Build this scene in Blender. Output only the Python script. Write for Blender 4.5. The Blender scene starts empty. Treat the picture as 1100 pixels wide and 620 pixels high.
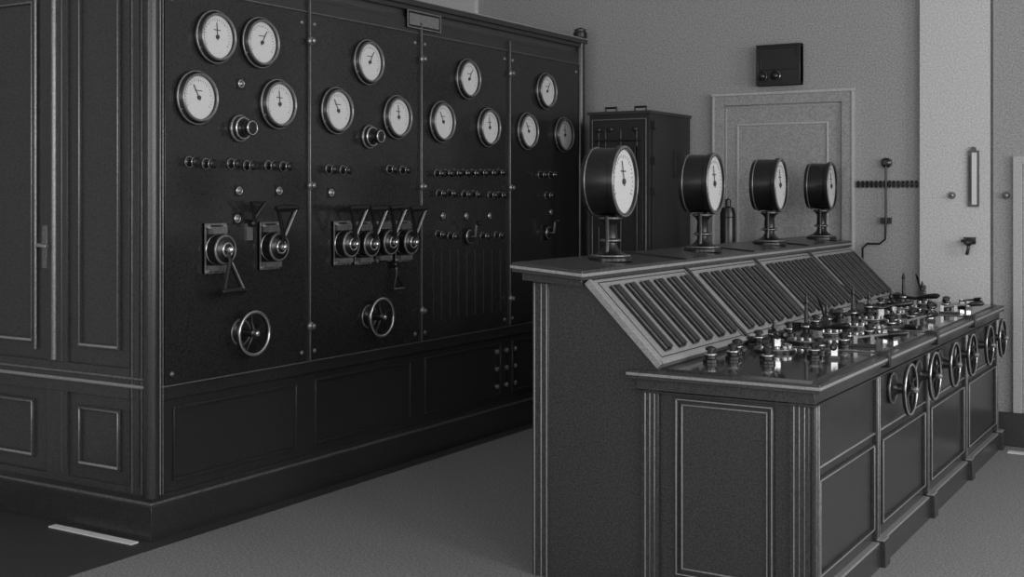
import bpy, math, random
from mathutils import Vector, Matrix
random.seed(4)
sc = bpy.context.scene
C31, S31 = math.cos(math.radians(31.4)), math.sin(math.radians(31.4))
F = 1311.0
EYE = 1.5

# ---------- survey helpers: read metric positions off real planes ----------
def along_x(u, x):      # point on plane x=const -> y
    t = (u-550)/F
    return -x*(C31+S31*t)/(S31-C31*t)
def along_y(u, y):      # point on plane y=const -> x
    t = (u-550)/F
    return y*(C31*t-S31)/(C31+S31*t)
def height(x, y, v):
    d = C31*y-S31*x
    return EYE+(210-v)*d/F
def bd(u, v, x=-4.09):
    y = along_x(u, x)
    return y, height(x, y, v)
def wl(u, v, y=7.85):
    x = along_y(u, y)
    return x, height(x, y, v)

# ---------- materials ----------
def lin(g):
    g = g/255.0
    return g/12.92 if g <= 0.04045 else ((g+0.055)/1.055)**2.4
def mat(name, g, rough=0.5, metal=0.0, amp=0.25, scale=60, stretch=(1,1,1), bump=0.0, detail=2, spec=0.5):
    m = bpy.data.materials.new(name); m.use_nodes = True
    nt = m.node_tree; b = nt.nodes['Principled BSDF']
    tc = nt.nodes.new('ShaderNodeTexCoord'); mp = nt.nodes.new('ShaderNodeMapping')
    mp.inputs['Scale'].default_value = stretch
    nz = nt.nodes.new('ShaderNodeTexNoise'); nz.inputs['Scale'].default_value = scale
    nz.inputs['Detail'].default_value = detail; nz.inputs['Roughness'].default_value = 0.7
    cr = nt.nodes.new('ShaderNodeValToRGB')
    l = lin(g); lo = l*(1-amp); hi = min(1.0, l*(1+amp))
    cr.color_ramp.elements[0].position = 0.3; cr.color_ramp.elements[1].position = 0.7
    cr.color_ramp.elements[0].color = (lo, lo, lo, 1); cr.color_ramp.elements[1].color = (hi, hi, hi, 1)
    nt.links.new(tc.outputs['Object'], mp.inputs['Vector']); nt.links.new(mp.outputs['Vector'], nz.inputs['Vector'])
    nt.links.new(nz.outputs['Fac'], cr.inputs['Fac']); nt.links.new(cr.outputs['Color'], b.inputs['Base Color'])
    b.inputs['Roughness'].default_value = rough; b.inputs['Metallic'].default_value = metal
    b.inputs['Specular IOR Level'].default_value = spec
    if bump > 0:
        bp = nt.nodes.new('ShaderNodeBump'); bp.inputs['Strength'].default_value = bump
        bp.inputs['Distance'].default_value = 0.01
        nt.links.new(nz.outputs['Fac'], bp.inputs['Height']); nt.links.new(bp.outputs['Normal'], b.inputs['Normal'])
    return m
M_WOOD = mat('dark_varnished_wood', 50, 0.28, 0, 0.6, 140, bump=0.05, spec=0.65)
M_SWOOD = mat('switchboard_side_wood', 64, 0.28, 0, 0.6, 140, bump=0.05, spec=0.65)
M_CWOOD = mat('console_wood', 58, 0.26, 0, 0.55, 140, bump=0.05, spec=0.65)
M_EDGE = mat('gold_moulding_highlight', 148, 0.28, 0, 0.3, 120, spec=0.85)  # gold lines and mouldings, bright highlights painted into the pale colour
M_MARB = mat('dark_marble_slab', 45, 0.16, 0, 0.42, 140, spec=0.55)
M_TOP = mat('polished_black_marble', 52, 0.09, 0, 0.5, 120, spec=0.85)
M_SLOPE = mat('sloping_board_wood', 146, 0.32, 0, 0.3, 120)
M_IRON = mat('black_iron', 30, 0.28, 0.2, 0.5, 120, spec=0.7)
M_STEEL = mat('nickelled_brass', 210, 0.22, 0.85, 0.12, 60)
M_DULL = mat('dull_brass', 138, 0.32, 0.6, 0.3, 80)
M_DIAL = mat('dial_enamel', 218, 0.35, 0, 0.10, 120)
M_INK = mat('dial_ink', 60, 0.6, 0, 0.1, 20)
M_WALL = mat('grey_plaster', 160, 0.9, 0, 0.34, 100, bump=0.2)
M_PIL = mat('light_plaster', 205, 0.9, 0, 0.24, 100, bump=0.2)
M_DOOR = mat('painted_door', 156, 0.55, 0, 0.3, 100)
M_DOORL = mat('painted_door_edge', 182, 0.55, 0, 0.2, 100)
M_FLOOR = mat('linoleum_floor', 140, 0.7, 0, 0.5, 100, bump=0.15)
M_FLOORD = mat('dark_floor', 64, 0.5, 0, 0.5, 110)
M_STRIP = mat('white_floor_strip', 235, 0.6, 0, 0.05, 30)
M_CEIL = mat('ceiling_paint', 215, 0.9, 0, 0.05, 30)
M_BASE = mat('dark_baseboard_paint', 60, 0.5, 0, 0.3, 100)
M_CAB = mat('painted_iron_cabinet', 42, 0.32, 0.1, 0.5, 100)
M_PLATE = mat('nameplate_brass', 130, 0.4, 0.3, 0.3, 100)

# ---------- mesh builder ----------
class B:
    def __init__(s): s.v = []; s.f = []; s.m = []; s.mats = []
    def mi(s, m):
        if m not in s.mats: s.mats.append(m)
        return s.mats.index(m)
    def add(s, vs, fs, m):
        o = len(s.v); k = s.mi(m)
        s.v += [tuple(p) for p in vs]
        for f in fs: s.f.append([i+o for i in f]); s.m.append(k)
    def box(s, lo, hi, m, M=None):
        x0, x1 = sorted((lo[0], hi[0])); y0, y1 = sorted((lo[1], hi[1])); z0, z1 = sorted((lo[2], hi[2]))
        vs = [Vector(p) for p in ((x0,y0,z0),(x1,y0,z0),(x1,y1,z0),(x0,y1,z0),(x0,y0,z1),(x1,y0,z1),(x1,y1,z1),(x0,y1,z1))]
        if M is not None: vs = [M @ p for p in vs]
        s.add(vs, [(0,3,2,1),(4,5,6,7),(0,1,5,4),(1,2,6,5),(2,3,7,6),(3,0,4,7)], m)
    def prism(s, prof, y0, y1, m):      # prof: (x,z) list
        n = len(prof)
        area = sum(prof[i][0]*prof[(i+1)%n][1]-prof[(i+1)%n][0]*prof[i][1] for i in range(n))
        if area < 0: prof = prof[::-1]
        vs = [(p[0], y0, p[1]) for p in prof]+[(p[0], y1, p[1]) for p in prof]
        fs = [tuple(range(n)), tuple(range(2*n-1, n-1, -1))]
        for i in range(n):
            j = (i+1) % n; fs.append((i, i+n, j+n, j))
        s.add(vs, fs, m)
    def lathe(s, prof, m, seg=32, M=None, cap=True):   # prof (r,h) about local z
        vs = []; fs = []
        for r, h in prof:
            for i in range(seg):
                a = 2*math.pi*i/seg; vs.append(Vector((r*math.cos(a), r*math.sin(a), h)))
        for k in range(len(prof)-1):
            for i in range(seg):
                j = (i+1) % seg
                fs.append((k*seg+i, k*seg+j, (k+1)*seg+j, (k+1)*seg+i))
        if cap:
            fs.append(tuple(range(seg-1, -1, -1))); o = (len(prof)-1)*seg; fs.append(tuple(range(o, o+seg)))
        if M is not None: vs = [M @ p for p in vs]
        s.add(vs, fs, m)
    def tube(s, pts, r, m, seg=10, M=None, closed=False):
        pts = [Vector(p) for p in pts]
        if M is not None: pts = [M @ p for p in pts]
        n = len(pts); vs = []; fs = []
        rs = r if isinstance(r, (list, tuple)) else [r]*n
        ref = None
        for i, p in enumerate(pts):
            if closed: d = (pts[(i+1) % n]-pts[i-1])
            else: d = pts[min(i+1, n-1)]-pts[max(i-1, 0)]
            d.normalize()
            if ref is None:
                ref = Vector((0,0,1)) if abs(d.z) < 0.9 else Vector((1,0,0))
            a = (ref-d*ref.dot(d)).normalized(); b = d.cross(a); ref = a
            for k in range(seg):
                t = 2*math.pi*k/seg; vs.append(p+(a*math.cos(t)+b*math.sin(t))*rs[i])
        last = n if closed else n-1
        for i in range(last):
            j = (i+1) % n
            for k in range(seg):
                l = (k+1) % seg
                fs.append((i*seg+k, i*seg+l, j*seg+l, j*seg+k))
        if not closed:
            fs.append(tuple(range(seg-1, -1, -1))); fs.append(tuple(range((n-1)*seg, n*seg)))
        s.add(vs, fs, m)
    def ring(s, R, r, h, m, seg=36, M=None, sag=0):
        s.tube([(R*math.cos(2*math.pi*i/seg), R*math.sin(2*math.pi*i/seg), h) for i in range(seg)], r, m, 10, M, True)
    def frame(s, x0, x1, y0, y1, w, h, m, M, z0=0.0):  # rectangular moulding in local xy
        s.box((x0, y0, z0), (x1, y0+w, h), m, M); s.box((x0, y1-w, z0), (x1, y1, h), m, M)
        s.box((x0, y0+w, z0), (x0+w, y1-w, h), m, M); s.box((x1-w, y0+w, z0), (x1, y1-w, h), m, M)
    def mesh(s, name):
        me = bpy.data.meshes.new(name); me.from_pydata(s.v, [], s.f)
        for m in s.mats: me.materials.append(m)
        for p, k in zip(me.polygons, s.m): p.material_index = k; p.use_smooth = True
        me.update()
        try: me.set_sharp_from_angle(angle=math.radians(38))
        except Exception: pass
        return me
def put(name, me, M=None, bevel=0, loc=None):
    o = bpy.data.objects.new(name, me); sc.collection.objects.link(o)
    if M is not None: o.matrix_world = M
    if bevel:
        b = o.modifiers.new('bevel', 'BEVEL'); b.width = bevel; b.segments = 2; b.limit_method = 'ANGLE'
        b.angle_limit = math.radians(40)
    return o
def fr(right, up, nrm, loc):
    M = Matrix.Identity(4)
    for i in range(3):
        M[i][0] = right[i]; M[i][1] = up[i]; M[i][2] = nrm[i]; M[i][3] = loc[i]
    return M
def FX(x, y, z): return fr((0,1,0), (0,0,1), (1,0,0), (x,y,z))      # faces +X
def FY(x, y, z): return fr((1,0,0), (0,0,1), (0,-1,0), (x,y,z))     # faces -Y
def FZ(x, y, z, a=0):
    return Matrix.Translation((x,y,z)) @ Matrix.Rotation(a, 4, 'Z')
def T(x, y, z): return Matrix.Translation((x,y,z))

# =================== ROOM ===================
YW = 7.85; XL = -5.6; XR = 3.5; YR = -3.0; HC = 4.2
def quadbox(nm, lo, hi, m, bevel=0):
    q = B(); q.box(lo, hi, m); return put(nm, q.mesh(nm), bevel=bevel)
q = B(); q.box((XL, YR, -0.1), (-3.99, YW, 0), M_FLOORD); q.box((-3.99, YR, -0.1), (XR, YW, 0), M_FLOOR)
put('floor', q.mesh('floor'))
quadbox('ceiling', (XL, YR, HC), (XR, YW, HC+0.1), M_CEIL)
quadbox('wall_left', (XL-0.15, YR, 0), (XL, YW, HC), M_WALL)
q = B()
px0, px1 = along_y(988, YW-0.05), along_y(1063, YW-0.05)
q.box((XL, YW, 0), (XR, YW+0.2, HC), M_WALL)
q.box((px0, YW-0.05, 0), (px1, YW+0.01, HC), M_PIL)
q.box((XL, YW-0.05, 0), (along_y(510, YW-0.05), YW+0.01, HC), M_PIL)
q.box((along_y(1067, YW-0.03), YW-0.03, 0), (XR, YW+0.01, HC), M_WALL)
put('wall_back', q.mesh('wall_back'))
# right wall with three windows
def wall_with_windows(nm, axis, pos, a0, a1, wins, th, z0, z1):
    q = B()
    def bx(s0, s1, h0, h1, m=M_WALL, t0=0, t1=th):
        if axis == 'x': q.box((pos+t0, s0, h0), (pos+t1, s1, h1), m)
        else: q.box((s0, pos-t1, h0), (s1, pos-t0, h1), m)
    bx(a0, a1, 0, z0); bx(a0, a1, z1, HC)
    cur = a0
    for w0, w1 in wins:
        bx(cur, w0, z0, z1); cur = w1
    bx(cur, a1, z0, z1)
    put(nm, q.mesh(nm))
    for i, (w0, w1) in enumerate(wins):
        q = B()
        def fx(s0, s1, h0, h1):
            if axis == 'x': q.box((pos+0.08, s0, h0), (pos+0.13, s1, h1), M_DOORL)
            else: q.box((s0, pos-0.13, h0), (s1, pos-0.08, h1), M_DOORL)
        fx(w0, w1, z0, z0+0.07); fx(w0, w1, z1-0.07, z1); fx(w0, w0+0.07, z0, z1); fx(w1-0.07, w1, z0, z1)
        mid = (w0+w1)/2; fx(mid-0.03, mid+0.03, z0, z1); fx(w0, w1, z0+1.5, z0+1.56); fx(w0, w1, z0+0.75, z0+0.78)
        put('window_%d' % (i+1 if axis == 'x' else i+4), q.mesh('window'))
WX = [(-1.6, 0.2), (1.4, 3.2), (4.4, 6.2)]
wall_with_windows('wall_right', 'x', XR, YR, YW, WX, 0.2, 1.0, 3.5)
WY = [(-4.2, -2.2), (-0.6, 1.4)]
wall_with_windows('wall_front', 'y', YR, XL, XR, WY, 0.2, 1.0, 3.5)
quadbox('baseboard_back', (-1.72, YW-0.075, 0), (XR, YW-0.05, 0.2), M_BASE, 0.004)
quadbox('trim_1', (-4.66, 3.615, 0.0), (-4.12, 3.655, 0.006), M_STRIP)
quadbox('trim_2', (-1.24, 7.56, 0.0), (0.6, 7.62, 0.006), M_STRIP)

# =================== SWITCHBOARD ===================
YA, YB, H = 3.69, 7.68, 2.61
DIV = [3.774, 4.73, 5.695, 6.665, 7.62]
b = B()
b.box((-5.58, 3.73, 0.0), (-4.12, 7.64, 2.56), M_SWOOD)
b.box((-5.58, YA, 0.0), (-4.08, YB, 0.15), M_WOOD)
b.box((-5.58, YA+0.012, 0.15), (-4.092, YB-0.012, 0.162), M_DULL)
b.box((-5.58, YA+0.024, 0.162), (-4.104, YB-0.02, 0.185), M_WOOD)
b.box((-5.58, YA+0.01, 2.49), (-4.10, YB-0.01, 2.51), M_WOOD)
b.box((-5.58, YA, 2.55), (-4.085, YB, 2.575), M_WOOD)
b.box((-5.58, YA-0.015, 2.575), (-4.065, YB+0.01, 2.605), M_WOOD)
b.box((-5.58, YA-0.017, 2.604), (-4.062, YB+0.012, 2.612), M_EDGE)
b.box((-4.13, 3.73, 2.42), (-4.098, 7.64, 2.49), M_WOOD)
b.box((-4.13, 3.73, 0.60), (-4.098, 7.64, 0.66), M_WOOD)
b.box((-4.12, 3.74, 0.18), (-4.115, 7.64, 0.61), M_WOOD)
b.box((-4.10, 3.76, 0.657), (-4.088, 7.64, 0.663), M_DULL)
b.box((-4.10, 3.76, 2.425), (-4.090, 7.64, 2.430), M_DULL)
for i in range(4):
    y0, y1 = DIV[i]+0.008, DIV[i+1]-0.008
    b.box((-4.13, y0, 0.665), (-4.095, y1, 2.42), M_MARB)
    M = FX(-4.115, 0, 0)
    b.frame(y0+0.06, y1-0.06, 0.23, 0.56, 0.012, 0.012, M_WOOD, M)
    for (yy, zz) in ((y0+0.04, 0.71), (y1-0.04, 0.71), (y0+0.04, 2.37), (y1-0.04, 2.37)):
        b.lathe([(0.012, 0), (0.012, 0.004), (0.006, 0.010)], M_DULL, 14, FX(-4.096, yy, zz))
for y in DIV[1:4]:
    b.box((-4.12, y-0.012, 0.665), (-4.082, y+0.012, 2.49), M_WOOD)
    b.box((-4.10, y-0.003, 0.665), (-4.078, y+0.003, 2.49), M_DULL)
    for z in (0.84, 2.28, 1.55):
        b.lathe([(0.022, 0), (0.022, 0.01), (0.012, 0.018), (0.014, 0.03), (0.004, 0.036)], M_DULL, 16, FX(-4.082, y, z))
for (px, py, top) in ((-4.105, 3.715, 2.55), (-4.105, 7.655, 2.68)):
    b.lathe([(0.034, 0.185), (0.034, top-0.02), (0.042, top-0.02), (0.042, top)], M_WOOD, 20, T(px, py, 0))
b.lathe([(0.03, 2.60), (0.05, 2.62), (0.05, 2.655), (0.035, 2.67), (0.02, 2.69)], M_IRON, 20, T(-4.105, 7.655, 0))
for y in (3.752, 3.768):
    b.box((-4.12, y-0.003, 0.19), (-4.09, y+0.003, 2.49), M_EDGE if y < 3.76 else M_DULL)
# side face panelling
M = FY(0, 3.73, 0)
b.box((-5.58, 0.60, 0), (-4.14, 0.735, 0.018), M_SWOOD, M)
b.tube([(-5.58, 0.660, 0.022), (-4.14, 0.660, 0.022)], 0.009, M_EDGE, 10, M)
b.tube([(-5.58, 0.694, 0.020), (-4.14, 0.694, 0.020)], 0.006, M_DULL, 10, M)
b.box((-5.58, 0.185, 0), (-4.14, 0.215, 0.02), M_SWOOD, M)
b.box((-4.25, 0.19, 0), (-4.14, 2.5, 0.016), M_SWOOD, M)
for xx in (-4.240, -4.222, -4.180, -4.160):
    b.box((xx-0.003, 0.19, 0), (xx+0.003, 2.5, 0.022), M_DULL if xx in (-4.222, -4.160) else M_SWOOD, M)
for (x0, x1) in ((-4.59, -4.31), (-5.36, -4.90)):
    for (z0, z1) in ((0.81, 2.42), (0.273, 0.545)):
        b.frame(x0, x1, z0, z1, 0.018, 0.014, M_SWOOD, M)
        b.tube([(x0+0.012, z0+0.012, 0.014), (x1-0.012, z0+0.012, 0.014)], 0.007, M_EDGE, 8, M)
        b.tube([(x0+0.012, z1-0.012, 0.014), (x1-0.012, z1-0.012, 0.014)], 0.005, M_DULL, 8, M)
        for xx in (x0+0.012, x1-0.012): b.tube([(xx, z0+0.012, 0.014), (xx, z1-0.012, 0.014)], 0.004, M_DULL, 8, M)
b.box((-4.80, 0.19, 0), (-4.66, 2.5, 0.014), M_SWOOD, M)
b.tube([(-4.745, 0.74, 0.018), (-4.745, 2.5, 0.018)], 0.014, M_DULL, 12, M)  # door-edge bead, its highlight painted in by the lighter material
b.tube([(-4.70, 0.22, 0.012), (-4.70, 2.5, 0.012)], 0.006, M_SWOOD, 12, M)
b.tube([(-4.885, 0.78, 0.012), (-4.885, 2.5, 0.012)], 0.008, M_DULL, 12, M)
b.box((-4.84, 1.16, 0), (-4.805, 1.36, 0.012), M_DULL, M)
b.tube([(-4.822, 1.27, 0.01), (-4.822, 1.27, 0.05), (-4.80, 1.27, 0.06), (-4.74, 1.265, 0.06)], 0.010, M_STEEL, 10, M)
put('switchboard', b.mesh('switchboard'), bevel=0.002)
# nameplate
yc, zc = bd(455, 23)
q = B(); q.box((-0.165, -0.05, 0), (0.165, 0.05, 0.012), M_IRON); q.frame(-0.165, 0.165, -0.05, 0.05, 0.006, 0.017, M_PLATE, Matrix.Identity(4))
q.box((-0.145, -0.032, 0.012), (0.145, 0.032, 0.015), M_PLATE)
put('nameplate', q.mesh('nameplate'), FX(-4.098, yc, zc))

# ---- dial contents ----
def dial(q, R, z, ang0=-60):
    q.lathe([(R, z-0.004), (R, z)], M_DIAL, 40)
    for i in range(25):
        a = math.radians(210-240*i/24); L = 0.14 if i % 4 == 0 else 0.08
        Mx = Matrix.Rotation(a, 4, 'Z')
        q.box((R*(0.84-L), -R*0.008, z), (R*0.84, R*0.008, z+0.0012), M_INK, Mx)
    Mx = Matrix.Rotation(math.radians(ang0), 4, 'Z')
    q.box((-R*0.15, -R*0.012, z+0.003), (R*0.66, R*0.012, z+0.006), M_INK, Mx)
    q.lathe([(R*0.09, z), (R*0.09, z+0.008), (R*0.05, z+0.011)], M_INK, 18)
    q.box((-R*0.22, R*0.30, z), (R*0.22, R*0.34, z+0.001), M_INK)
def panel_meter(ang):
    q = B()
    q.lathe([(0.124, 0), (0.124, 0.012), (0.118, 0.020), (0.113, 0.034), (0.106, 0.040), (0.101, 0.040), (0.099, 0.020)], M_IRON, 44)
    q.ring(0.119, 0.005, 0.017, M_DULL, 44)
    q.ring(0.104, 0.006, 0.039, M_DULL, 44)
    dial(q, 0.099, 0.024, ang)
    for k in range(3):
        a = math.radians(90+120*k)
        q.lathe([(0.006, 0.018), (0.006, 0.026), (0.002, 0.028)], M_DULL, 10, T(0.112*math.cos(a), 0.112*math.sin(a), 0))
    return q.mesh('panel_meter')
meters = [panel_meter(a) for a in (95, 60, 120)]
for i, (u, v) in enumerate([(232,40),(280,46),(212,105),(299,112),(396,67),(362,119),(427,126),(503,85),(475,131),(525,137),(587,98),(567,141),(606,145)]):
    y, z = bd(u-2, v); put('panel_meter', meters[i % 3], FX(-4.095, y, z))

# ---- ringed selector ----
q = B()
q.lathe([(0.066, 0), (0.066, 0.008), (0.054, 0.018), (0.054, 0.03), (0.038, 0.034), (0.03, 0.05)], M_IRON, 30)
q.ring(0.06, 0.006, 0.012, M_DULL, 30); q.ring(0.049, 0.005, 0.034, M_STEEL, 30)
q.lathe([(0.03, 0.045), (0.036, 0.055), (0.036, 0.085), (0.024, 0.095)], M_IRON, 24); q.ring(0.031, 0.0045, 0.088, M_STEEL, 24)
me = q.mesh('selector_switch')
for u, v in [(257,138), (396,147)]:
    y, z = bd(u, v); put('selector_switch', me, FX(-4.095, y, z))
# small knobs
q = B()
q.lathe([(0.026, 0), (0.026, 0.006), (0.014, 0.012), (0.011, 0.03), (0.019, 0.036), (0.022, 0.055), (0.012, 0.064)], M_IRON, 18)
q.ring(0.024, 0.003, 0.006, M_DULL, 18); q.ring(0.0195, 0.0025, 0.042, M_STEEL, 18)
me = q.mesh('switch_knob')
knobs = [(203,174),(221,176),(248,176),(265,178),(288,178),(304,179),(353,182),(368,183),(418,182),(432,183)]
knobs += [(469+9.4*i, 186.5-0.1*i) for i in range(8)]
knobs += [(471,208),(482,208),(498,209),(508,209),(526,210),(536,210),(470,252),(483,254),(518,254),(533,253),(580,188),(591,188),(587,210)]
for u, v in knobs:
    y, z = bd(u, v); put('switch_knob', me, FX(-4.095, y, z))
# little rosettes
q = B(); q.lathe([(0.02, 0), (0.02, 0.005), (0.012, 0.012), (0.004, 0.016)], M_DULL, 16); q.ring(0.018, 0.003, 0.006, M_STEEL, 16)
q.box((-0.026, -0.026, 0), (0.026, 0.026, 0.004), M_IRON)
me = q.mesh('indicator_lamp')
for u, v in [(259,90),(257,205),(255,235),(300,205),(476,232),(501,232),(526,232),(592,228),(356,207)]:
    y, z = bd(u, v); put('indicator_lamp', me, FX(-4.095, y, z))

# ---- lever switches ----
def lever_switch(up=True, plate=True, handle=True):
    q = B(); s = 1 if up else -1
    if plate:
        q.box((-0.068, -0.11, 0), (0.068, 0.12, 0.012), M_IRON)
        q.frame(-0.068, 0.068, -0.11, 0.12, 0.008, 0.016, M_DULL, Matrix.Identity(4))
    q.lathe([(0.066, 0), (0.066, 0.075), (0.05, 0.09), (0.02, 0.095)], M_IRON, 28)
    q.ring(0.063, 0.006, 0.076, M_DULL, 28); q.ring(0.03, 0.005, 0.092, M_STEEL, 24); q.ring(0.065, 0.004, 0.02, M_STEEL, 28)
    q.box((-0.055, -0.098, 0.012), (0.055, -0.072, 0.045), M_DULL)
    q.box((-0.045, 0.072, 0.012), (0.045, 0.104, 0.045), M_DULL)
    for sx in (-1, 1):
        q.lathe([(0.01, 0.0), (0.01, 0.026)], M_STEEL, 10, T(sx*0.052, 0.106, 0)); q.lathe([(0.01, 0.0), (0.01, 0.026)], M_STEEL, 10, T(sx*0.052, -0.10, 0))
    if handle:
        q.tube([(0, 0, 0.085), (0, s*0.05, 0.105), (-0.06, s*0.185, 0.125), (0.06, s*0.185, 0.125), (0, s*0.05, 0.105)], 0.011, M_IRON, 10)
        q.tube([(0.004, s*0.055, 0.114), (0.06, s*0.18, 0.135)], 0.004, M_DULL, 8)
        q.tube([(-0.076, s*0.187, 0.125), (-0.05, s*0.187, 0.125), (0.05, s*0.187, 0.125), (0.076, s*0.187, 0.125)], [0.012, 0.018, 0.018, 0.012], M_IRON, 12)
        q.lathe([(0.014, 0.08), (0.014, 0.12), (0.006, 0.125)], M_STEEL, 14)
    return q.mesh('lever_switch')
LU, LD, LN = lever_switch(True), lever_switch(False), lever_switch(True, False)
for u, v, m in [(230,268,LD),(288,265,LU),(366,262,LU),(388,262,LU),(409,260,LN),(431,260,LU)]:
    y, z = bd(u, v); put('lever_switch', m, FX(-4.095, y, z))
q = B()
q.lathe([(0.018, 0), (0.018, 0.05), (0.01, 0.06)], M_IRON, 16)
q.tube([(0, 0, 0.045), (0, -0.05, 0.05), (-0.045, -0.13, 0.06), (0.045, -0.13, 0.06), (0, -0.05, 0.05)], 0.009, M_IRON, 10)
q.tube([(-0.045, -0.13, 0.068), (0.045, -0.13, 0.068)], 0.004, M_DULL, 8)
me = q.mesh('pull_handle')
y, z = bd(419, 284); put('pull_handle', me, FX(-4.095, y, z))
q = B()
q.lathe([(0.018, 0), (0.018, 0.05), (0.01, 0.06)], M_IRON, 16)
q.tube([(0, 0, 0.045), (0, 0.03, 0.05), (-0.045, 0.10, 0.07), (0.045, 0.10, 0.07), (0, 0.03, 0.05)], 0.009, M_IRON, 10)
q.box((-0.02, -0.08, 0), (0.02, 0.0, 0.02), M_DULL)
me = q.mesh('catch_handle')
y, z = bd(266, 240); put('catch_handle', me, FX(-4.095, y, z))
q = B()
q.box((-0.04, -0.05, 0), (0.04, 0.05, 0.01), M_IRON)
q.lathe([(0.042, 0), (0.042, 0.03), (0.03, 0.045)], M_IRON, 22); q.ring(0.038, 0.004, 0.032, M_STEEL, 22)
q.tube([(0, 0, 0.04), (0, 0.0, 0.07), (0.0, 0.085, 0.08)], 0.007, M_DULL, 10); q.lathe([(0.011, 0), (0.013, 0.02), (0.006, 0.035)], M_IRON, 12, T(0, 0.08, 0.08))
me = q.mesh('toggle_switch')
for u, v in [(501,254),(586,250)]:
    y, z = bd(u, v); put('toggle_switch', me, FX(-4.095, y, z))
q = B(); q.box((-0.010, -0.13, 0), (0.010, 0.13, 0.006), M_CAB)
for zz in (-0.11, 0.11, 0.0): q.lathe([(0.016, 0), (0.016, 0.012), (0.006, 0.02)], M_DULL, 14, T(0, zz, 0))
me = q.mesh('fuse_strip')
for u, v in [(537,397),(547,395),(556,393)]:
    y, z = bd(u, v); put('fuse_strip', me, FX(-4.115 if z < 0.46 else -4.098, y, z))
q = B()
for i in range(9):
    u = 466+9*i; y, _ = bd(u, 300); z0 = bd(u, 345-0.15*(u-466))[1]; z1 = bd(u, 268)[1]
    q.box((-4.096, y-0.003, z0), (-4.092, y+0.003, z1), M_SWOOD)
put('cable_strips', q.mesh('cable_strips'))

# ---- handwheels ----
def handwheel(R, off, spokes=5, rim=M_STEEL, thick=0.10):
    q = B()
    q.lathe([(R*0.62, 0), (R*0.62, 0.01), (R*0.35, 0.018), (R*0.22, 0.03), (R*0.16, off), (R*0.22, off+0.004), (R*0.24, off+0.02), (R*0.1, off+0.03)], M_IRON, 28)
    q.ring(R*0.6, 0.005, 0.01, M_DULL, 30)
    q.ring(R, R*thick, off+0.01, M_IRON, 40); q.ring(R*1.0, R*thick*0.72, off+0.01+R*thick*0.45, rim, 40)
    for k in range(spokes):
        a = 2*math.pi*k/spokes+0.4
        q.tube([(R*0.18*math.cos(a), R*0.18*math.sin(a), off+0.012), (R*0.6*math.cos(a+0.06), R*0.6*math.sin(a+0.06), off+0.006), (R*0.96*math.cos(a), R*0.96*math.sin(a), off+0.01)], [R*0.09, R*0.06, R*0.05], M_IRON, 10)
    q.lathe([(R*0.12, off+0.02), (R*0.12, off+0.04), (R*0.05, off+0.045)], M_STEEL, 16)
    return q.mesh('handwheel')
hw = handwheel(0.100, 0.08, thick=0.12)
for u, v in [(258,357), (396,340)]:
    y, z = bd(u, v); put('handwheel', hw, FX(-4.095, y, z))

# =================== CONTROL CONSOLE ===================
CY0, CY1 = 4.126, 7.70
b = B()
b.prism([(-2.445, 0), (-1.965, 0), (-1.965, 0.815), (-1.90, 0.815), (-1.90, 0.86), (-2.20, 1.155), (-2.20, 1.18), (-2.445, 1.18)], 4.165, 7.68, M_CWOOD)
b.prism([(-2.505, 1.20), (-2.505, 1.237), (-2.19, 1.213), (-2.19, 1.176)], 4.10, 7.71, M_CWOOD)
b.prism([(-2.510, 1.214), (-2.510, 1.226), (-2.185, 1.201), (-2.185, 1.189)], 4.095, 7.712, M_EDGE)
b.prism([(-2.475, 1.165), (-2.475, 1.20), (-2.21, 1.18), (-2.21, 1.15)], 4.13, 7.69, M_CWOOD)
b.box((-1.965, 4.165, 0), (-1.325, 7.68, 0.80), M_CWOOD)
b.box((-1.985, 4.145, 0.775), (-1.305, 7.69, 0.815), M_CWOOD)
b.box((-2.015, CY0, 0.815), (-1.28, CY1, 0.848), M_CWOOD)
b.box((-2.018, CY0-0.003, 0.828), (-1.277, CY1+0.002, 0.839), M_EDGE)
b.box((-1.99, 4.14, 0.766), (-1.30, 7.69, 0.773), M_WOOD)
b.box((-1.875, 4.17, 0.846), (-1.32, 7.66, 0.856), M_TOP)
b.box((-1.40, 4.16, 0), (-1.295, 7.70, 0.09), M_CWOOD)
b.box((-1.40, 4.16, 0.09), (-1.30, 7.695, 0.10), M_EDGE)
M = FY(0, 4.165, 0)
for (x0, x1) in ((-1.965, -1.895), (-1.395, -1.325)):
    b.box((x0, 0.0, 0), (x1, 0.775, 0.018), M_CWOOD, M)
    for k in range(3):
        xx = x0+0.016+k*0.019
        b.box((xx-0.002, 0.0, 0), (xx+0.002, 0.765, 0.021), M_EDGE if k == 0 else M_DULL, M)
b.frame(-1.832, -1.455, 0.10, 0.755, 0.012, 0.014, M_CWOOD, M)
b.frame(-1.828, -1.459, 0.104, 0.751, 0.004, 0.017, M_EDGE, M)
b.frame(-1.808, -1.479, 0.124, 0.731, 0.004, 0.010, M_EDGE, M)
b.box((-2.445, 0.0, 0), (-2.37, 1.155, 0.004), M_CWOOD, M)
for xx in (-2.435, -2.405, -2.380):
    b.box((xx-0.002, 0.0, 0), (xx+0.002, 1.155, 0.008), M_EDGE, M)
BAY = [4.155, 5.0, 5.88, 6.76, 7.68]
M = FX(-1.325, 0, 0)
for i in range(4):
    y0, y1 = BAY[i], BAY[i+1]
    b.frame(y0+0.07, y1-0.05, 0.15, 0.50, 0.012, 0.014, M_CWOOD, M)
    b.frame(y0+0.075, y1-0.055, 0.155, 0.495, 0.004, 0.017, M_EDGE, M)
    b.box((y0+0.04, 0.535, 0), (y1-0.02, 0.541, 0.010), M_EDGE, M)
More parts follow.
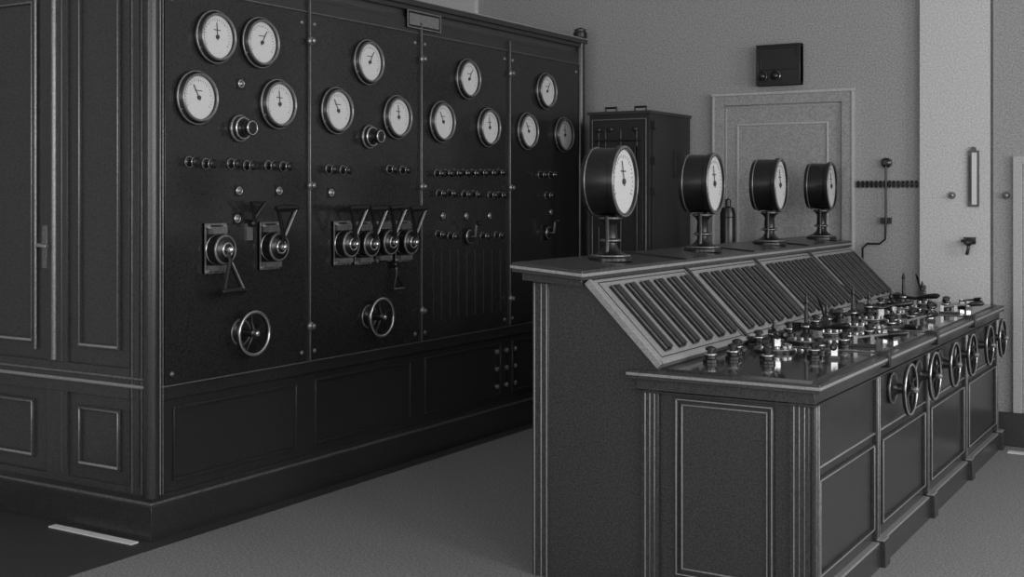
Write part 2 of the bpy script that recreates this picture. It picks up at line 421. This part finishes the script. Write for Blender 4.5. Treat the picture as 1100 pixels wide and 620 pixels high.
for i, y in enumerate(BAY):
    w = 0.028
    y_ = min(max(y, 4.165+w), 7.68-w)
    b.box((y_-w, 0.10, 0), (y_+w, 0.775, 0.016), M_CWOOD, M)
    for k in (-1, 1): b.box((y_+k*0.012-0.002, 0.11, 0), (y_+k*0.012+0.002, 0.77, 0.019), M_DULL, M)
    b.box((y_-w, 0.0, 0), (y_+w+0.02, 0.105, 0.05), M_CWOOD, M)
    b.box((y_-w, 0.105, 0), (y_+w+0.018, 0.112, 0.046), M_EDGE, M)
# sloping instrument board
p_hi = Vector((-2.20, 0, 1.165)); p_lo = Vector((-1.895, 0, 0.862)); up = (p_hi-p_lo); SL = up.length; up.normalize()
right = Vector((0, 1, 0)); nrm = right.cross(up)
MS = fr(right, up, nrm, p_lo)
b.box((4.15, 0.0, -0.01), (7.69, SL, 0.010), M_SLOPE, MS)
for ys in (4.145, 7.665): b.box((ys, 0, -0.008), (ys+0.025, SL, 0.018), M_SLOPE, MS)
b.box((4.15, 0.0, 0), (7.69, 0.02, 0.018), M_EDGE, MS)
SB = [4.18, 5.08, 5.96, 6.84, 7.68]
for y in SB[1:4]:
    b.box((y-0.010, 0, 0.01), (y+0.010, SL, 0.022), M_CWOOD, MS)
    b.box((-1.875, y-0.05, 0.856), (-1.30, y-0.035, 0.860), M_DULL)
    b.box((-1.33, y-0.06, 0.80), (-1.272, y-0.025, 0.864), M_IRON)
    b.box((-1.93, y-0.03, 0.856), (-1.86, y+0.03, 0.885), M_IRON)
    b.prism([(-2.505, 1.236), (-2.505, 1.243), (-2.185, 1.219), (-2.185, 1.212)], y-0.012, y+0.012, M_IRON)
for i in range(4):
    b.frame(SB[i]+0.03, SB[i+1]-0.03, 0.030, SL-0.015, 0.004, 0.013, M_CWOOD, MS)
put('control_console', b.mesh('control_console'), bevel=0.002)
# instrument bars on slope
q = B()
q.box((-0.027, 0, 0), (0.027, 0.335, 0.012), M_IRON)
q.box((-0.020, 0.006, 0.012), (0.020, 0.329, 0.022), M_IRON)
q.box((0.021, 0.004, 0.010), (0.026, 0.331, 0.024), M_DULL)
q.box((-0.027, 0.004, 0.010), (-0.024, 0.331, 0.018), M_DULL)
me = q.mesh('edgewise_indicator')
for i in range(4):
    n = 6
    for k in range(n):
        y = SB[i]+0.115+k*(SB[i+1]-SB[i]-0.22)/(n-1)
        put('edgewise_indicator', me, MS @ T(y, 0.05, 0.010))

# desk meters
q = B()
foot = [(0.095, 0), (0.095, 0.012), (0.085, 0.02), (0.06, 0.03), (0.038, 0.045), (0.028, 0.06), (0.026, 0.075), (0.04, 0.08), (0.042, 0.09), (0.03, 0.095), (0.027, 0.15), (0.036, 0.165), (0.05, 0.175), (0.05, 0.185), (0.02, 0.19)]
q.lathe(foot, M_IRON, 32)
q.ring(0.082, 0.004, 0.021, M_DULL, 30); q.ring(0.042, 0.004, 0.085, M_DULL, 24); q.ring(0.048, 0.004, 0.18, M_DULL, 24)
for k in range(2):
    q.tube([(0, (k*2-1)*0.04, 0.03), (0, (k*2-1)*0.035, 0.10), (0, (k*2-1)*0.045, 0.19)], 0.011, M_IRON, 10)
R = 0.152; CZ = 0.335
Dm = fr((0,1,0), (0,0,1), (1,0,0), (0.0, 0, CZ))
q.lathe([(R*0.7, -0.085), (R*0.93, -0.08), (R*0.95, -0.06), (R*0.94, 0.04), (R*1.0, 0.045), (R*1.0, 0.065), (R*0.93, 0.07), (R*0.90, 0.07), (R*0.89, 0.055)], M_IRON, 48, Dm)
q.ring(R*0.96, 0.006, 0.066, M_DULL, 48, Dm); q.ring(R*0.955, 0.003, -0.06, M_DULL, 48, Dm)
q2 = B(); dial(q2, R*0.895, 0.058, 105)
for f, k in zip(q2.f, q2.m): q.add([Dm @ Vector(q2.v[i]) for i in f], [tuple(range(len(f)))], q2.mats[k])
me = q.mesh('desk_meter')
for u in (666, 764, 835, 890):
    y = along_x(u, -2.30)
    put('desk_meter', me, Matrix.Translation((-2.345, y, 1.224)) @ Matrix.Rotation(math.radians(5), 4, 'Z'))

# desk lever controllers
def controller(ang, tall, tilt):
    q = B()
    q.lathe([(0.085, 0), (0.085, 0.008), (0.078, 0.012)], M_IRON, 32)
    q.ring(0.078, 0.004, 0.012, M_DULL, 32)
    for k in range(9):
        a = math.radians(-120+240*k/8)
        q.lathe([(0.011, 0.01), (0.011, 0.028), (0.007, 0.03)], M_STEEL, 12, T(0.064*math.cos(a), 0.064*math.sin(a), 0))
    q.lathe([(0.03, 0.01), (0.026, 0.035), (0.016, 0.045), (0.016, 0.06), (0.024, 0.065), (0.024, 0.08), (0.01, 0.088), (0.007, tall-0.02), (0.012, tall-0.015), (0.002, tall+0.02)], M_IRON, 20)
    q.ring(0.022, 0.004, 0.072, M_STEEL, 20)
    Mr = Matrix.Rotation(ang, 4, 'Z')
    q.tube([(-0.05, 0, 0.07), (0, 0, 0.072), (0.075, 0, 0.066), (0.10, 0, 0.075), (0.16, 0, 0.085)], [0.007, 0.010, 0.009, 0.007, 0.006], M_IRON, 10, Mr)
    q.tube([(0.13, 0, 0.080), (0.15, 0, 0.083), (0.21, 0, 0.09), (0.225, 0, 0.093)], [0.008, 0.014, 0.015, 0.007], M_IRON, 12, Mr)
    q.box((0.045, -0.012, 0.03), (0.075, 0.012, 0.06), M_STEEL, Mr)
    q.box((-0.065, -0.014, 0.05), (-0.03, 0.014, 0.085), M_IRON, Mr)
    if tilt:   # slender upright lever
        q.tube([(-0.045, 0, 0.07), (-0.06, 0.01, 0.11), (-0.06-0.05*tilt, 0.02, 0.16), (-0.06-0.085*tilt, 0.028, 0.185)], [0.006, 0.005, 0.008, 0.004], M_IRON, 10, Mr)
    return q.mesh('lever_controller')
cm = [controller(math.radians(a), t, k) for a, t, k in ((-60, 0.11, 0), (-20, 0.19, 0), (100, 0.12, 0.6), (-100, 0.18, 0), (30, 0.13, 0.9))]
ys = [4.86, 5.22, 5.58, 5.94, 6.30, 6.66, 7.02, 7.38]
for i, y in enumerate(ys):
    put('lever_controller', cm[i % 5], T(-1.70+0.02*(i % 2), y, 0.857))
q = B()
q.lathe([(0.03, 0), (0.03, 0.01), (0.022, 0.014), (0.022, 0.03), (0.012, 0.034), (0.012, 0.044), (0.02, 0.046), (0.02, 0.056), (0.006, 0.062)], M_IRON, 20)
q.ring(0.021, 0.004, 0.03, M_STEEL, 20)
tp = q.mesh('terminal_post')
posts = [(-1.80,4.42),(-1.76,4.55),(-1.60,4.50),(-1.66,4.66),(-1.80,4.70)]
for i in range(7):
    y = 4.76+0.40*i; posts += [(-1.50, y), (-1.84, y+0.30), (-1.53, y+0.16)]
for x, y in posts: put('terminal_post', tp, T(x, y, 0.857))
q = B()
q.box((-0.05, -0.02, 0), (0.05, 0.02, 0.012), M_IRON)
for sx in (-0.035, 0.035):
    q.box((sx-0.008, -0.012, 0.01), (sx+0.008, 0.012, 0.045), M_STEEL)
q.tube([(-0.035, 0, 0.035), (0.035, 0, 0.045), (0.11, 0, 0.055)], [0.006, 0.007, 0.006], M_DULL, 10)
q.tube([(0.10, 0, 0.053), (0.115, 0, 0.055), (0.17, 0, 0.060), (0.18, 0, 0.061)], [0.007, 0.013, 0.013, 0.006], M_IRON, 12)
ks = q.mesh('knife_switch')
for i in range(7):
    y = 4.80+0.42*i
    put('knife_switch', ks, FZ(-1.43, y, 0.857, math.radians((-75, 20, -35, 60, -80, 15, -50)[i])))

cw = handwheel(0.104, 0.07, 4, M_STEEL, 0.075)
for y in (5.245, 5.70, 6.13, 6.55, 7.02, 7.42):
    put('handwheel', cw, FX(-1.323, y, 0.685))

# =================== BACK WALL THINGS ===================
q = B()
x0, zt = wl(768, 103); x1, _ = wl(918, 103)
D = FY(0, YW, 0)
W = 0.075
q.box((x0, 0, 0), (x0+W, zt, 0.035), M_DOOR, D); q.box((x1-W, 0, 0), (x1, zt, 0.035), M_DOOR, D); q.box((x0+W, zt-W, 0), (x1-W, zt, 0.035), M_DOOR, D)
q.box((x0-0.01, zt-0.010, 0), (x1+0.01, zt+0.008, 0.045), M_DOORL, D)
q.box((x0-0.004, 0, 0), (x0+0.010, zt, 0.042), M_DOORL, D); q.box((x1-0.010, 0, 0), (x1+0.004, zt, 0.042), M_DOORL, D)
q.box((x0+W, 0, 0), (x1-W, zt-W, 0.015), M_DOOR, D)
q.frame(x0+W+0.01, x1-W-0.01, 0.02, zt-W-0.01, 0.006, 0.02, M_DOORL, D)
for (z0, z1) in ((0.15, 0.85), (0.98, zt-0.2)):
    q.frame(x0+W+0.09, x1-W-0.09, z0, z1, 0.012, 0.022, M_DOORL, D)
q.lathe([(0.02, 0.015), (0.012, 0.02), (0.012, 0.05), (0.026, 0.06), (0.022, 0.08)], M_DULL, 18, D @ T(x1-W-0.04, 1.02, 0))
put('door_1', q.mesh('door_1'), bevel=0.002)
q = B()
x0, z1 = wl(816, 50); x1, z0 = wl(863, 91)
q.box((x0, z0, 0), (x1, z1, 0.06), M_IRON, D); q.frame(x0, x1, z0, z1, 0.014, 0.07, M_IRON, D)
q.frame(x0+0.03, x1-0.03, z0+0.10, z1-0.025, 0.004, 0.064, M_CAB, D)
for fx, fz in ((0.12, 0.06), (0.42, 0.06)):
    q.lathe([(0.032, 0.06), (0.032, 0.085), (0.018, 0.105), (0.004, 0.11)], M_IRON, 18, D @ T(x0+(x1-x0)*fx+0.01, z0+fz, 0))
    q.ring(0.03, 0.004, 0.075, M_STEEL, 18, D @ T(x0+(x1-x0)*fx+0.01, z0+fz, 0))
put('signal_box', q.mesh('signal_box'), bevel=0.002)
# tall iron cabinet, closed, with fittings
q = B()
cx0, cx1, cy0, cy1, ct = -3.775, -3.34, 7.17, 7.83, 2.05
q.box((cx0, cy0, 0), (cx1, cy1, ct), M_CAB)
q.box((cx0-0.01, cy0-0.012, ct-0.02), (cx1+0.012, cy1, ct), M_WOOD)
Ma = FY(0, cy0, 0); Mb = FX(cx1, 0, 0)
q.frame(cx0+0.02, cx1-0.02, 0.05, ct-0.05, 0.006, 0.006, M_DULL, Ma)
q.box((cx0+0.04, 0.07, 0), (cx1-0.04, ct-0.07, 0.012), M_CAB, Ma)
for xx in (cx0+0.08, cx0+0.13, cx0+0.24, cx1-0.08): q.tube([(xx, 0.1, 0.02), (xx, ct-0.12, 0.02)], 0.007, M_CAB, 8, Ma)
for zz in (1.86, 1.58): q.tube([(cx0+0.05, zz, 0.025), (cx1-0.05, zz, 0.025)], 0.008, M_CAB, 8, Ma)
q.box((cx0+0.24, 1.62, 0), (cx0+0.36, 1.82, 0.05), M_IRON, Ma); q.frame(cx0+0.24, cx0+0.36, 1.62, 1.82, 0.006, 0.054, M_WOOD, Ma)
q.box((cx0+0.06, 1.30, 0), (cx0+0.20, 1.52, 0.05), M_IRON, Ma)
for xx, zz in ((cx0+0.08, 1.93), (cx0+0.17, 1.93), (cx1-0.09, 1.93), (cx0+0.17, 1.70)): q.lathe([(0.018, 0), (0.018, 0.03), (0.008, 0.04)], M_CAB, 14, Ma @ T(xx, zz, 0))
q.box((cy0+0.04, 0.07, 0), (cy1-0.04, ct-0.07, 0.008), M_CAB, Mb)
for zz in (1.93, 1.70, 1.50): q.box((cy0+0.02, zz, 0), (cy0+0.08, zz+0.05, 0.03), M_IRON, Mb)
q.box((cy0+0.36, 1.62, 0), (cy0+0.50, 1.80, 0.02), M_IRON, Mb)
for cx in (cx0+0.12, cx1-0.10):
    q.tube([(cx-0.04, cy0+0.08, ct-0.005), (cx-0.04, cy0+0.08, ct+0.03), (cx+0.04, cy0+0.08, ct+0.03), (cx+0.04, cy0+0.08, ct-0.005)], 0.008, M_IRON)
put('iron_relay_cabinet', q.mesh('iron_relay_cabinet'), bevel=0.002)
# pedestal by door
q = B()
x = along_y(782, 7.45)
q.lathe([(0.10, 0), (0.10, 0.03), (0.045, 0.05), (0.035, 0.9), (0.05, 0.95), (0.05, 1.10), (0.05, 1.38), (0.04, 1.42), (0.018, 1.43), (0.018, 1.47), (0.008, 1.48)], M_IRON, 24)
q.ring(0.05, 0.004, 1.36, M_CAB, 24)
put('control_pedestal', q.mesh('control_pedestal'), T(x, 7.45, 0))
# terminal strip + rod + pipe
q = B()
xa, za = wl(920, 198); xb, zb = wl(987, 200)
n = 14
for i in range(n):
    xx = xa+(xb-xa)*(i+0.5)/n
    q.lathe([(0.009, 0), (0.011, 0.01), (0.005, 0.022)], M_IRON, 10, D @ T(xx, za+0.013, 0))
    q.lathe([(0.009, 0), (0.011, 0.01), (0.005, 0.022)], M_IRON, 10, D @ T(xx, za-0.013, 0))
q.box((xa, za-0.005, 0), (xb, za+0.005, 0.012), M_IRON, D)
put('terminal_strip', q.mesh('terminal_strip'))
q = B()
xr, zr = wl(953, 175); _, zl = wl(953, 262); xe, _ = wl(928, 262); _, zm = wl(953, 237)
q.lathe([(0.032, 0), (0.032, 0.03), (0.015, 0.045)], M_IRON, 20, D @ T(xr, zr, 0))
q.tube([(xr, zr, 0.032), (xr, (zr+zm)/2, 0.032), (xr, zm, 0.032), (xr-0.005, zl+0.03, 0.032), (xr-0.04, zl, 0.032), (xe+0.03, zl, 0.032), (xe, zl-0.03, 0.032), (xe, 0.4, 0.032), (xe, 0.0, 0.032)], 0.007, M_IRON, 10, D)
q.box((xr-0.035, zm-0.02, 0), (xr+0.03, zm+0.02, 0.035), M_IRON, D)
put('wall_conduit', q.mesh('wall_conduit'))
P = FY(0, YW-0.05, 0)
q = B()
x0, z1 = wl(1040, 162, YW-0.05); x1, z0 = wl(1052, 222, YW-0.05)
q.box((x0, z0, 0), (x1, z1, 0.012), M_IRON, P); q.box((x0+0.024, z0+0.012, 0), (x1-0.012, z1-0.012, 0.016), M_DIAL, P)
q.tube([(x0+0.012, z0+0.03, 0.014), (x0+0.012, z1-0.03, 0.014)], 0.005, M_INK, 8, P)
q.lathe([(0.016, 0), (0.016, 0.02)], M_IRON, 12, P @ T((x0+x1)/2, z1+0.008, 0))
put('wall_thermometer', q.mesh('wall_thermometer'))
q = B()
x, z = wl(1042, 260, YW-0.05)
q.box((-0.035, -0.012, 0), (0.035, 0.03, 0.015), M_IRON); q.lathe([(0.018, 0), (0.016, 0.05), (0.024, 0.055), (0.01, 0.07)], M_IRON, 16)
q.tube([(0, 0, 0.04), (0, -0.035, 0.05), (-0.01, -0.075, 0.045)], 0.010, M_IRON, 10); q.tube([(-0.042, 0.008, 0.05), (0.042, 0.008, 0.05)], 0.009, M_IRON, 10)
put('wall_tap', q.mesh('wall_tap'), P @ T(x, z, 0))
q = B(); q.lathe([(0.022, 0), (0.022, 0.012), (0.012, 0.03), (0.005, 0.034)], M_DULL, 16)
me = q.mesh('wall_push_button')
x, z = wl(1023, 210, YW-0.05); put('wall_push_button', me, P @ T(x, z, 0))
x, z = wl(1083, 210, YW-0.03); put('wall_push_button', me, FY(x-0.01, YW-0.03, z))
q = B()
x0, z1 = wl(1089, 168, YW-0.03)
P2 = FY(0, YW-0.03, 0)
q.box((x0, 0.2, 0), (x0+0.05, z1, 0.03), M_DOORL, P2); q.box((x0+0.85, 0.2, 0), (x0+0.9, z1, 0.03), M_DOORL, P2); q.box((x0+0.05, z1-0.05, 0), (x0+0.85, z1, 0.03), M_DOORL, P2)
q.box((x0+0.05, 0.2, 0), (x0+0.85, z1-0.05, 0.012), M_DOOR, P2)
put('door_2', q.mesh('door_2'), bevel=0.002)

# =================== LIGHT ===================
def area(nm, loc, rot, sx, sy, e):
    l = bpy.data.lights.new(nm, 'AREA'); l.shape = 'RECTANGLE'; l.size = sx; l.size_y = sy; l.energy = e
    o = bpy.data.objects.new(nm, l); sc.collection.objects.link(o); o.location = loc; o.rotation_euler = rot; return o
for i, (w0, w1) in enumerate(WX):
    area('window_daylight', (XR-0.02, (w0+w1)/2, 2.25), (0, math.radians(90), 0), 2.4, w1-w0-0.1, (78, 88, 98)[i])
for i, (w0, w1) in enumerate(WY):
    area('window_daylight', ((w0+w1)/2, YR+0.02, 2.25), (math.radians(90), 0, 0), w1-w0-0.1, 2.4, 58)
w = bpy.data.worlds.new('sky'); sc.world = w; w.use_nodes = True
w.node_tree.nodes['Background'].inputs['Color'].default_value = (0.8, 0.8, 0.8, 1)
w.node_tree.nodes['Background'].inputs['Strength'].default_value = 1.0

# =================== CAMERA ===================
cd = bpy.data.cameras.new('camera'); cam = bpy.data.objects.new('camera', cd); sc.collection.objects.link(cam)
cam.location = (0, 0, EYE); cam.rotation_euler = (math.radians(90), 0, math.radians(31.4))
cd.sensor_width = 36; cd.lens = 36*F/1100; cd.shift_y = -100/1100.0; cd.clip_start = 0.05
sc.camera = cam
sc.view_settings.view_transform = 'Standard'
sc.view_settings.look = 'None'
